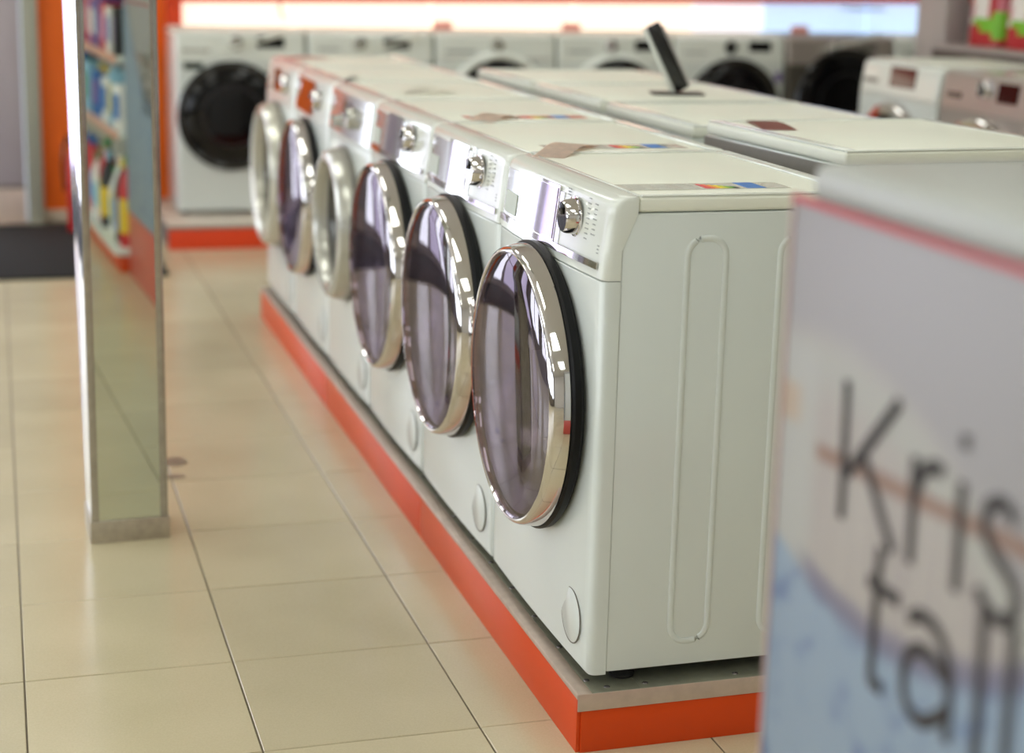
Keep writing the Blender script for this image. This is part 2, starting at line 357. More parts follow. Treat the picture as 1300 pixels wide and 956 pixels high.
def washer(S):
    """front faces -X, y from -.3 to .3, cabinet bottom at z 0 (feet reach -.02)"""
    D, bow = S.get('D', .46), S.get('bow', .008); bm_, pm = S.get('body', WHITE), S.get('panel', WPANEL)
    root = thing('washing_machine', '', 'washing machine')
    # cabinet
    b = box(.019, D, -.297, .297, .004, .800, .0025, 2)
    cab = obj('cabinet', b, bm_, root)
    if S.get('ribs', True):
        for y in (-.297, .297):
            for (a, c) in ((.134, .203), (.302, .372)):
                obj('side_rib', rib_loop(a, c, .048, .757, y), bm_, root)
    fp = obj('front_panel', loft([(0, outline(bow*.4, .0185, .003)), (.004, outline(bow*.5, .0185)), (.12, outline(bow, .0185)), (ZS-.0035, outline(bow, .0185)), (ZS-.0015, outline(bow, .0185, .0015))]), bm_, root)
    dy, dz, R = S['door'][0], S['door'][1], S['door'][2]
    style = S['door'][3]
    if style in ('dome', 'thick', 'ring'): drill(fp, dy, dz, R*.72)
    cp = [(ZS, outline(bow, .0185, .0015)), (ZS+.002, outline(bow, .0185))]
    for z, dx in [(.74, lean(.74)), (.800, lean(.8)), (.812, lean(.8)+.003), (.820, lean(.8)+.008), (.8255, lean(.8)+.016), (ZT, lean(.8)+.030)]:
        xb = .0185 if z < .8 else .0445
        cp.append((z, outline(bow, xb, dx)))
        if z == .800: cp.append((.8015, outline(bow, .0445, dx)))
    obj('control_panel', loft(cp), pm, root)
    # worktop with a raised rear strip
    wt = box(.0455, D, -.2965, .2965, .8015, .8275, .0065, 4)
    top = obj('worktop', wt, S.get('top', WTOP), root)
    obj('rear_strip', box(D-.028, D-.003, -.288, .288, .8270, .8315, .0018), WPANEL, top)
    for sy in (-1, 1):
        obj('side_rim', box(.050, D-.004, min(sy*.2875, sy*.2955), max(sy*.2875, sy*.2955), .8265, .8305, .0016), WPANEL, top)
    obj('front_edge_strip', box(.0465, .0525, -.286, .286, .8268, .8288, .0006), WPANEL, top)
    # feet and back fittings
    for fx, fy in ((.062, -.26), (.062, .26), (D-.05, -.26), (D-.05, .26)):
        obj('foot', lathe_z([(0, -.0195), (.021, -.0195), (.023, -.014), (.018, -.010), (.010, -.006), (.010, .006), (0, .006)], fx, fy), RUBBER, root)
    obj('back_panel', box(D, D+.004, -.295, .295, .03, .797, .001), S.get('backm', DGREY), root)  # dark colour over the whole back paints in the gap's shade between rows
    hz = tube([(D+.006, -.22, .70), (D+.022, -.22, .70), (D+.026, -.21, .62), (D+.026, -.12, .40), (D+.026, -.16, .12), (D+.02, -.20, .05)], .011)
    obj('drain_hose', hz, GREY, root)
    # control details
    for (nm, y0, y1, z0, z1, m, off) in S.get('patches', []):
        obj(nm, patch(y0, y1, z0, z1, bow, off, .0022), m, root)
    for d in S.get('drawer', []):
        y0, y1, z0, z1, m = d
        q = obj('detergent_drawer', patch(y0, y1, z0, z1, bow, .0032, .003), m, root)
        obj('grip', patch(y0+.012, y1-.012, z0+.006, z0+.022, bow, .0052, .002), S.get('gripm', SILVER), q)
    for (y, z, r, m) in S.get('knobs', []):
        x = front_x(y, bow)+lean(z)
        kb = lathe_x([(x-.001, r*1.12), (x-.004, r*1.12), (x-.005, r), (x-.022, r*.90), (x-.026, r*.80), (x-.0265, 0)], y, z, 40)
        k = obj('programme_knob', kb, m, root)
        obj('knob_mark', box(x-.030, x-.0262, y-.010, y+.010, z+.004, z+r*.80, .002), BLACK, k)
    for (y, z, n, mdz, wd, m) in S.get('marks', []):
        bm = bmesh.new(); random.seed(int(y*1000))
        for k in range(n):
            ww = wd*random.uniform(.55, 1); patch(y-ww/2, y+ww/2, z-k*mdz, z-k*mdz+.0018, bow, .0006, .0007, 1, bm=bm)
        obj('printed_marks', bm, PRINT, root)
    if S.get('filter', True):
        fy, fz, fr = -.213, .080, .048
        x = front_x(fy, bow)
        fb = lathe_x([(x+.004, fr), (x-.0002, fr), (x-.0007, fr-.0008), (x-.0007, 0)], fy, fz, 40)
        f = obj('filter_cover', fb, bm_, root)
        obj('filter_groove', lathe_x([(x+.001, fr+.0022), (x-.0006, fr+.0022), (x-.0006, fr+.0004), (x+.001, fr+.0004)], fy, fz, 40, True), DGREY, f)
    # door
    x0 = -.016-bow
    if style == 'dome':
        dn = obj('door', lathe_x([(x0+.004, R-.006), (x0-.004, R+.003), (x0-.015, R+.004), (x0-.019, R+.001), (x0-.019, R-.012), (x0+.004, R-.02)], dy, dz, 96, True), mat('satin_black_seal', (9, 9, 10), .45, spec=.25, noise=.05), root); dn.data.name = 'door_seal'
        obj('chrome_ring', lathe_x([(x0-.018, R-.003), (x0-.022, R-.001), (x0-.046, R-.005), (x0-.054, R-.009), (x0-.0565, R-.013), (x0-.056, R-.016), (x0-.052, R-.018), (x0-.045, R-.021), (x0-.019, R-.021)], dy, dz, 96, True), CHROME, dn)
        r2 = R-.0172
        pr = [(x0-.052-.024*math.sqrt(max(0, 1-(k/14)**2)), r2*k/14) for k in range(14, -1, -1)]
        obj('door_glass', lathe_x(pr, dy, dz, 96), GLASS, dn)
        bw = [(x0-.042, R-.024), (x0-.024, R-.060), (x0+.01, R*.66), (x0+.10, R*.62), (x0+.16, R*.55), (x0+.165, 0)]
        obj('drum', lathe_x(bw, dy, dz, 48), STEEL, dn)
        for k in range(3):
            a = 2*PI*k/3+.5; rr = R*.52
            pd = rbox(0, 0, 0, .09, .035, .03, 0, .008)
            bmesh.ops.transform(pd, matrix=Matrix.Translation((x0+.06, dy+rr*math.cos(a), dz+rr*math.sin(a))) @ Matrix.Rotation(a+PI/2, 4, 'X'), verts=pd.verts[:])
            obj('drum_paddle', pd, SILVER, dn)
    elif style == 'thick':
        m = S.get('ringm', SILVER); P = S.get('prot', .075); ri = R*.77
        dn = obj('door', lathe_x([(x0+.004, R-.002), (x0-.010, R), (x0-P*.55, R-.004), (x0-P*.88, R-.012), (x0-P, R-.024), (x0-P*.98, R-.036), (x0-P*.8, ri+.006), (x0-P*.35, ri), (x0+.004, ri)], dy, dz, 80, True), m, root)
        obj('door_seam', lathe_x([(x0-.002, R+.003), (x0-.012, R+.003), (x0-.012, R-.004), (x0-.002, R-.004)], dy, dz, 80, True), DGREY, dn)
        obj('door_glass', lathe_x([(x0-P*.3, ri), (x0-P*.25, ri*.8), (x0-P*.10, ri*.5), (x0-P*.05, 0)], dy, dz, 64), BLACKG, dn)
    elif style == 'ring':
        m = S.get('ringm', CHROME); ri = S.get('ri', R*.78)
        dn = obj('door', lathe_x([(x0+.004, R), (x0-.015, R), (x0-.034, R-.012), (x0-.040, R-.024), (x0-.034, ri+.006), (x0-.012, ri), (x0+.004, ri)], dy, dz, 80, True), m, root)
        pr = [(x0-.012-.030*math.sqrt(max(0, 1-(k/10)**2)), (ri+.002)*k/10) for k in range(10, -1, -1)]
        obj('door_glass', lathe_x(pr, dy, dz, 64), S.get('porthole', BLACKG), dn)
    elif style == 'flush':
        dn = obj('door', lathe_x([(x0+.002, R), (x0-.012, R), (x0-.020, R-.006), (x0-.022, R-.018), (x0-.016, R-.030), (x0-.012, R-.034)], dy, dz, 80), BLACK, root)
        pr = [(x0-.012-.022*math.sqrt(max(0, 1-(k/10)**2)), (R-.034)*k/10) for k in range(10, -1, -1)]
        obj('door_glass', lathe_x(pr, dy, dz, 64), BLACKG, dn)
        obj('inner_ring', lathe_x([(x0-.031, R*.56), (x0-.0345, R*.56), (x0-.0345, R*.53), (x0-.031, R*.53)], dy, dz, 64, True), mat('dark_ring', (38, 36, 40), .3, noise=.05), dn)
    return root
def place(root, x, y, z, rz, label, group):
    root.location = (x, y, z); root.rotation_euler = (0, 0, rz); root['label'] = label; root['group'] = group
    return root

# ---- row 1: fronts face the aisle (x = 0), machine k spans y .6k .. .6k+.6
DOME = dict(bow=.010, door=(-.005, .446, .258, 'dome'),
    patches=[('chrome_fascia', -.085, .272, .7035, .806, mat('glossy_silver_fascia', (226, 226, 230), .12, .8, noise=.02), .0018),
             ('display_frame', -.062, .092, .716, .815, CHROME, .0030), ('display', -.056, .086, .7215, .810, MIRRORP, .0042),
             ('handle_recess', .180, .262, .724, .764, mat('recess_grey_green', (176, 184, 166), .35, noise=.03), .0036),
             ('trim_strip', -.275, .285, .706, .7175, CHROME, .0046)],
    knobs=[(-.150, .775, .031, CHROME)],
    marks=[(-.203, .812, 9, .0084, .015, PRINT), (-.232, .806, 7, .0084, .017, PRINT), (-.105, .815, 3, .005, .016, PRINT), (-.262, .742, 3, .006, .010, PRINT)])
A = washer(DOME)
g1 = 'washing machines in the row beside the aisle'
place(A, 0, .3, 0, 0, 'nearest white washing machine, tinted chrome-ringed door, ribbed side, energy label on top', g1)
for k, lab in ((1, 'white washing machine with tinted chrome door, second in aisle row, brown leaflet on top'),
               (2, 'white washing machine with tinted chrome door, third from the near end of the row')):
    place(copy_tree(A), 0, .3+.6*k, 0, 0, lab, g1)
S4 = dict(bow=.008, door=(0, .455, .215, 'thick'), prot=.058, ribs=False,
    patches=[('chrome_fascia', -.275, .275, .700, .812, mat('glossy_silver_fascia', (214, 212, 216), .09, .85), .002), ('display', -.07, .07, .735, .795, MIRRORP, .0036)],
    knobs=[(-.09, .757, .030, SILVER), (.085, .735, .018, SILVER)])
place(washer(S4), 0, 2.1, 0, 0, 'fourth white washing machine in the aisle row, thick silver-grey ring and full-width chrome panel', g1)
S5 = dict(bow=.008, door=(0, .445, .245, 'dome'), ribs=False,
    patches=[('chrome_fascia', -.08, .26, .705, .806, MIRRORP, .002)], knobs=[(-.15, .76, .030, CHROME)])
place(washer(S5), 0, 2.7, 0, 0, 'white washing machine with shiny chrome door, fifth in the row behind the silver-ringed one', g1)
S6 = dict(bow=.008, door=(0, .44, .250, 'thick'), prot=.06, ringm=mat('pearl_ring', (206, 204, 190), .2, .4), ribs=False,
    patches=[('display', -.02, .10, .725, .80, BLACKG, .003)], knobs=[(-.15, .76, .033, CHROME)], drawer=[(.13, .27, .715, .80, WPANEL)])
place(washer(S6), 0, 3.3, 0, 0, 'white washing machine with wide pale door ring, farthest in the aisle row', g1)

# ---- row 2: back to back with row 1, fronts turned away
P2 = dict(bow=.006, D=.60, door=(0, .44, .24, 'ring'), ribs=False, patches=[('display', -.12, -.02, .74, .80, BLACKG, .003)],
          knobs=[(.05, .765, .03, CHROME)], drawer=[(.13, .27, .715, .80, WPANEL)], filter=False)
B = washer(P2); g2 = 'washing machines in the second row, fronts turned away'
place(B, 1.185, .70, .024, PI+.06, 'white second-row washing machine with red leaflet on top, nearest the poster-wrapped appliance', g2)
place(copy_tree(B), 1.185, 1.375, 0, PI, 'second-row washing machine with bare white top just in front of the black tablet', g2)
place(copy_tree(B), 1.185, 2.01, 0, PI, 'white washing machine in the second row carrying the black tablet on its top', g2)
place(copy_tree(B), 1.185, 2.63, 0, PI, 'white washing machine farthest back in the second row, beyond the tablet', g2)

# ---- back row along the orange wall: fronts face the viewer (rotation +90)
g3 = 'washing machines along the back wall'
YB, XB, PB = 5.388, -.160, .612
def back(k, S, label): 
    S.setdefault('D', .43); S.setdefault('ribs', False); S.setdefault('filter', False)
    return place(washer(S), XB+.3+PB*k, YB, 0, -PI/2+PI, label, g3)
back(0, dict(bow=.002, door=(.045, .44, .252, 'flush'), patches=[('display', -.200, -.075, .752, .803, BLACKG, .003), ('drawer_print', .15, .25, .750, .764, PRINT, .002), ('eco_sticker', .175, .262, .652, .684, mat('dark_green_sticker', (20, 38, 30), .4), .0012)],
        knobs=[(.020, .772, .030, SILVER)], drawer=[(.13, .28, .725, .80, WPANEL)]),
     'white washing machine with big black round door, leftmost in the back row')
back(1, dict(bow=.002, door=(.02, .42, .235, 'ring'), patches=[('display', -.185, -.06, .752, .803, BLACKG, .003), ('drawer_print', .15, .25, .742, .752, PRINT, .002)], knobs=[(.055, .772, .030, SILVER)]),
     'white washing machine with black display, second from the left in the back row')
back(2, dict(bow=.002, door=(-.01, .483, .262, 'ring'), ri=.222, ringm=WPANEL, patches=[('drawer_print', .10, .25, .735, .748, PRINT, .002), ('panel_strip', -.275, .275, .705, .712, GREY, .002)], knobs=[(-.005, .772, .030, SILVER)]),  # plain grey strip along the lower edge of the control panel
     'white washing machine with wide white ring round its dark porthole, third in the back row')
back(3, dict(bow=.002, door=(-.005, .478, .262, 'ring'), ri=.236, ringm=WPANEL, patches=[('display', -.20, -.10, .752, .803, BLACKG, .003), ('small_print', .12, .25, .74, .75, PRINT, .002)], knobs=[(.025, .772, .030, CHROME)]),
     'white washing machine behind the black tablet, fourth in the back row')
back(4, dict(bow=.002, door=(-.02, .462, .258, 'flush'), patches=[('display', -.22, -.10, .752, .803, BLACKG, .003), ('drawer_print', .13, .25, .74, .75, PRINT, .002), ('round_sticker', -.285, -.245, .60, .65, mat('violet_sticker', (112, 96, 150), .4), .0012)], knobs=[(0, .772, .030, BLACK)]),
     'white washing machine with black door and black knob, left of the graphite one')
back(5, dict(bow=.002, body=GRAPH, panel=SILV2, top=GRAPH, door=(-.03, .495, .280, 'flush'), patches=[('display', -.20, -.10, .752, .80, DGREY, .003)], knobs=[(.04, .775, .030, CHROME)]),
     'graphite grey washing machine with silver panel and black door in the back row')
back(6, dict(bow=.002, door=(0, .44, .24, 'ring'), patches=[('drawer_print', .10, .25, .74, .75, PRINT, .002)], knobs=[(.03, .772, .030, SILVER)]),
     'white washing machine right of the graphite one, partly behind the grey shelf post')

# ---- two machines along the right wall
g4 = 'washing machines below the detergent shelf'
SR1 = dict(bow=.004, ribs=False, D=.5, filter=False, door=(.0, .44, .240, 'ring'), gripm=DGREY,
   patches=[('display', -.135, .06, .735, .812, mat('brown_display', (58, 34, 30), .1, coat=.5), .003), ('panel_line', -.29, .29, .698, .701, DGREY, .001)], drawer=[(.14, .275, .735, .80, WPANEL)])
place(washer(SR1), 2.42, 3.385, .0, 0, 'white washing machine with large dark display, beside the graphite one on the right', g4)
SR2 = dict(bow=.004, ribs=False, D=.5, filter=False, body=SILV2, panel=SILV2, top=mat('glossy_grey_top', (196, 190, 184), .12, .2, coat=.6), door=(.0, .445, .240, 'ring'),
   patches=[('display', -.205, -.08, .738, .805, BLACKG, .003), ('drawer_grip', .15, .25, .732, .752, BLACK, .003)], knobs=[(-.006, .778, .034, CHROME)])
place(washer(SR2), 2.42, 2.765, .0, 0, 'silver washing machine with chrome knob and dark display below the detergent bags', g4)

# ================================================================ DISPLAY PLATFORMS
def screw(x, y, z, parent, ax='z'):
    o = obj('screw', lathe_z([(0, z+.0016), (.003, z+.0016), (.005, z+.0008), (.0055, z)], x, y, 12), STEEL, parent); return o
pl = thing('display_platform', 'long low orange-fronted platform with metal edging under the two nearer machine rows', 'platform', (0, 0, ZF))
def L(bm, name, m, p): 
    o = obj(name, bm, m, p); o.location = (0, 0, -ZF); return o
YN = -.015
L(box(-.030, 1.34, YN+.005, 3.60, -.125, -.0235), 'deck', DGREY, pl)
for a, b in ((YN-.002, 1.112), (1.1155, 2.30), (2.3035, 3.605)):
    L(box(-.0385, -.031, a, b, ZF, -.028, .0008), 'fascia_panel', ORANGE, pl)
L(box(-.031, 1.34, YN-.006, YN+.003, ZF, -.052, .0008), 'end_panel', ORANGE, pl)
L(box(-.031, 1.34, 3.602, 3.609, ZF, -.028, .0008), 'end_panel', ORANGE, pl)
LIP = mat('pinkish_metal_lip', (192, 174, 160), .35, .35, noise=.08, nscale=40)
tr = L(box(-.0130, .075, YN-.008, 3.61, -.0235, -.0205, .0008), 'edge_plate', ZINC, pl)
L(box(-.0395, -.0132, YN-.008, 3.61, -.0240, -.0200, .0012), 'edge_plate', LIP, pl)
L(box(-.0400, -.0385, YN-.008, 3.61, -.030, -.0208, .0004), 'edge_lip', LIP, pl)
tr2 = L(box(.0755, 1.34, YN-.008, YN+.075, -.0235, -.0205, .0008), 'edge_plate', ZINC, pl)
L(box(-.039, 1.34, YN-.009, YN-.0065, -.052, -.0208, .0004), 'edge_lip', LIP, pl)
for y in [.03+.15*k for k in range(24)]:
    o = obj('screw', lathe_z([(0, .0016), (.003, .0016), (.005, .0008), (.0055, 0)], 0, 0, 10), STEEL, tr); o.location = (-.006, y, -.0205)
for x in (.02, .09, .26, .43, .60, .85, 1.1):
    o = obj('screw', lathe_z([(0, .0016), (.003, .0016), (.005, .0008), (.0055, 0)], 0, 0, 10), STEEL, tr2 if x > .07 else tr); o.location = (x, YN+.012, -.0205)

pl = thing('display_platform', 'orange-fronted platform under the back row of washing machines', 'platform', (0, 0, ZF))
for a, b in ((-.235, 1.30), (1.303, 2.85), (2.853, 4.30)): L(box(a, b, 5.075, 5.083, ZF, -.040, .001), 'fascia_panel', REDOR, pl)
L(box(-.235, 4.30, 5.0835, 5.94, -.128, -.030), 'deck', DGREY, pl)
L(box(-.237, 4.30, 5.072, 5.94, -.0295, -.0205, .002), 'deck_board', mat('pale_deck_board', (196, 184, 168), .4, noise=.03), pl)
pl = thing('display_platform', 'low platform under the two machines below the detergent shelf', 'platform', (0, 0, ZF))
L(box(2.36, 3.02, 2.35, 3.80, -.128, -.0205, .002), 'deck', DGREY, pl); L(box(2.351, 2.359, 2.35, 3.80, ZF, -.0205, .001), 'fascia_panel', REDOR, pl)

# ================================================================ LIGHT BOX BEHIND THE BACK ROW
LW = mat('warm_backlit_acrylic', (255, 236, 216), .4, emit=BACK_E); LC = mat('cool_backlit_acrylic', (196, 222, 255), .4, emit=BACK_E*.85)
lb = thing('light_box', 'long glowing white panel strip behind the back row of machines', 'light box', (-.06, 5.93, .70))
def LB(bm, name, m):
    o = obj(name, bm, m, lb, smooth=False); o.location = (.06, -5.93, -.70); return o
for a, b, m in ((-.07, .43, LW), (.435, 1.17, LW), (1.175, 1.93, LW), (1.935, 2.60, LW), (2.605, 3.0, mat('neutral_backlit_acrylic', (232, 230, 236), .4, emit=BACK_E)), (3.005, 3.62, LC), (3.625, 4.25, LC)):
    LB(box(a, b, 5.925, 5.945, .70, 1.01), 'lit_panel', m)
fa = bmesh.new()
v = [fa.verts.new(p) for p in [(-.14, 5.85, .938), (4.3, 5.85, .996), (4.3, 5.94, .996), (-.14, 5.94, .938), (-.14, 5.85, 1.16), (4.3, 5.85, 1.22), (4.3, 5.94, 1.22), (-.14, 5.94, 1.16)]]
for f in [(0, 3, 2, 1), (4, 5, 6, 7), (0, 1, 5, 4), (1, 2, 6, 5), (2, 3, 7, 6), (3, 0, 4, 7)]: fa.faces.new([v[i] for i in f])
LB(fa, 'fascia', REDOR)
LB(box(-.145, -.075, 5.86, 5.945, .70, 1.0, .002), 'end_cheek', REDOR)
tags = [(1.18, 'red price tag standing on the back row near the white-ringed machine'), (1.85, 'red price tag standing on the back row left of the tablet'), (3.12, 'red price tag standing on the graphite machine')]
for x, lab in tags:
    bm = box(-.05, .05, -.004, .004, 0, .042, .002)
    t = obj('price_tag', bm, mat('coral_tag', (240, 164, 150), .4)); t.location = (x, 5.70, .8285); t.rotation_euler = (-.2, 0, 0)
    tag(t, lab, 'price tag', 'red price tags on the back row')
bm = tube([(.40, 5.86, .94), (.40, 5.85, .90), (.41, 5.85, .87), (.43, 5.85, .865)], .006); 
t = obj('display_hook', bm, BLACK); tag(t, 'small dark hook hanging below the orange-red fascia over the back row', 'hook')
t = obj('price_holder', box(3.42, 3.62, 5.70, 5.85, .955, .965, .003), BLACK); tag(t, 'flat dark bracket sticking out under the fascia at the right', 'bracket')
# curled clear tags hanging across control panels
def curl(x0, z0, x1, z1, y, lab):
    bm = bmesh.new(); n = 10; R0 = []
    for k in range(n+1):
        t = k/n; x = x0+(x1-x0)*t; z = z0+(z1-z0)*t; yy = y-.03*math.sin(PI*t)
        R0.append([bm.verts.new((x-.004, yy, z+.006*(.4+t))), bm.verts.new((x+.004, yy-.006, z-.006*(.4+t)))])
    for a, b in zip(R0[:-1], R0[1:]): bm.faces.new((a[0], a[1], b[1], b[0]))
    bmesh.ops.solidify(bm, geom=bm.faces[:], thickness=.0015)
    o = obj('hang_tag', bm, mat('clear_film', (236, 238, 226), .08, coat=1)); tag(o, lab, 'tag', 'curled tags on the back row')
curl(.02, .735, .33, .815, 5.345, 'pale curled film tag across the leftmost back-row control panel')
curl(.66, .735, .98, .815, 5.345, 'pale curled film tag across the second back-row control panel')
curl(3.05, .765, 3.40, .850, 5.335, 'pale curled film tag across the graphite machine panel')

# ================================================================ THINGS ON TOP OF THE MACHINES
ZW = .8279
def slab_quad(pts, z, th, m, name, zs=None, parent=None, loc=None):
    bm = bmesh.new(); zs = zs or [0]*len(pts)
    a = [bm.verts.new((x, y, z+dz)) for (x, y), dz in zip(pts, zs)]; b = [bm.verts.new((x, y, z+dz+th)) for (x, y), dz in zip(pts, zs)]
    n = len(pts); bm.faces.new(a[::-1]); bm.faces.new(b)
    for i in range(n): bm.faces.new((a[i], a[(i+1) % n], b[(i+1) % n], b[i]))
    return obj(name, bm, m, parent, smooth=False)
def energy_label(x, y, lab, rot=0.):
    t = thing('energy_label', lab, 'label', (x, y, ZW), rot, 'energy labels on the aisle row')
    obj('sheet', box(-.15, .15, -.036, .036, 0, .0006), mat('label_sheet', (236, 236, 224), .12, coat=.6), t, smooth=False)
    cs = [(40, 140, 60), (110, 170, 50), (190, 200, 50), (240, 220, 40), (236, 160, 40), (226, 90, 40), (205, 40, 50)]
    for k, c in enumerate(cs):
        ln = .012+.0035*k; bx = .050-.0085*k
        obj('rating_bar', box(bx-.0035, bx+.0035, -.030, -.030+ln*1.6, .0006, .0011), flat(c), t, smooth=False)
    obj('blue_band', box(.070, .104, -.034, .034, .0006, .0011), flat((30, 110, 190)), t, smooth=False)
    obj('dark_mark', box(.045, .056, -.031, -.020, .0006, .0011), flat((60, 40, 44)), t, smooth=False)
    bm = bmesh.new()
    for r in range(5):
        for q in range(3): box(-.135+q*.045, -.135+q*.045+.028, -.028+r*.012, -.0255+r*.012, .0006, .0009, bm=bm)
    obj('printed_lines', bm, mat('pale_print', (186, 188, 184), .5), t, smooth=False)
    return t
energy_label(.200, .110, 'clear energy label with colour bars and blue band on top of the nearest washing machine')
energy_label(.255, .700, 'energy label with colour bars beside the brown leaflet on the second washing machine')
energy_label(.255, 1.315, 'energy label with blue corner on the third washing machine, beside its leaflet')
def leaflet(x, y, r, lab, sx=.20, sy=.075, m=BROWNP, z=ZW, lift=.011):
    bm = bmesh.new(); n = 8; R0 = []
    for k in range(n+1):
        u = -sx/2+sx*k/n; h = lift*math.sin(PI*k/n)**2
        R0.append([bm.verts.new((u, -sy/2, h+.0002)), bm.verts.new((u, sy/2, h*1.3+.0002))])
    for a, b in zip(R0[:-1], R0[1:]): bm.faces.new((a[0], b[0], b[1], a[1]))
    bmesh.ops.solidify(bm, geom=bm.faces[:], thickness=-.001)
    o = obj('leaflet', bm, m); o.location = (x, y, z); o.rotation_euler = (0, 0, r); tag(o, lab, 'leaflet', 'leaflets lying on the machines')
leaflet(.135, .640, .95, 'brown folded leaflet lying across the top of the second washing machine', .26, .065)
leaflet(.165, 1.270, .95, 'brown leaflet on top of the third washing machine', .20, .06)
leaflet(.07, 2.48, 1.2, 'dark grey paper strip lying on the fifth washing machine', .20, .02, DGREY, lift=.004)
leaflet(.19, 2.00, .3, 'pale leaflet on the silver-ringed fourth washing machine', .16, .06, PAPER, lift=.012)
leaflet(.10, 3.45, .3, 'red leaflet on top of the farthest aisle-row machine', .18, .06, flat((214, 80, 60)), lift=.004)
leaflet(.68, .865, 1.35, 'dark red leaflet on top of the near second-row machine', .20, .075, flat((168, 96, 84)), z=.8525, lift=.002)

# black tablet on a stand, on the second row
tb_ = thing('tablet_display', 'black tablet leaning on a small metal stand on the second-row machines', 'tablet', (.905, 1.96, ZW), -.25)
bm = box(-.075, .075, -.05, .05, 0, .006, .003); obj('stand_base', bm, mat('dark_stand', (74, 72, 68), .35, .6), tb_)
TM = Matrix.Translation((.015, 0, .012)) @ Matrix.Rotation(math.radians(-27), 4, 'Y')
bm = box(-.020, .020, -.006, .006, 0, .205, .004); bmesh.ops.transform(bm, matrix=TM, verts=bm.verts[:]); obj('screen', bm, BLACK, tb_)
bm = box(-.032, -.021, -.007, .008, -.006, .205, .003); bmesh.ops.transform(bm, matrix=TM, verts=bm.verts[:]); obj('pale_edge', bm, WPANEL, tb_)
bm = box(.0205, .026, -.005, .007, .0, .19, .002); bmesh.ops.transform(bm, matrix=TM, verts=bm.verts[:]); obj('back_plate', bm, GREY, tb_)

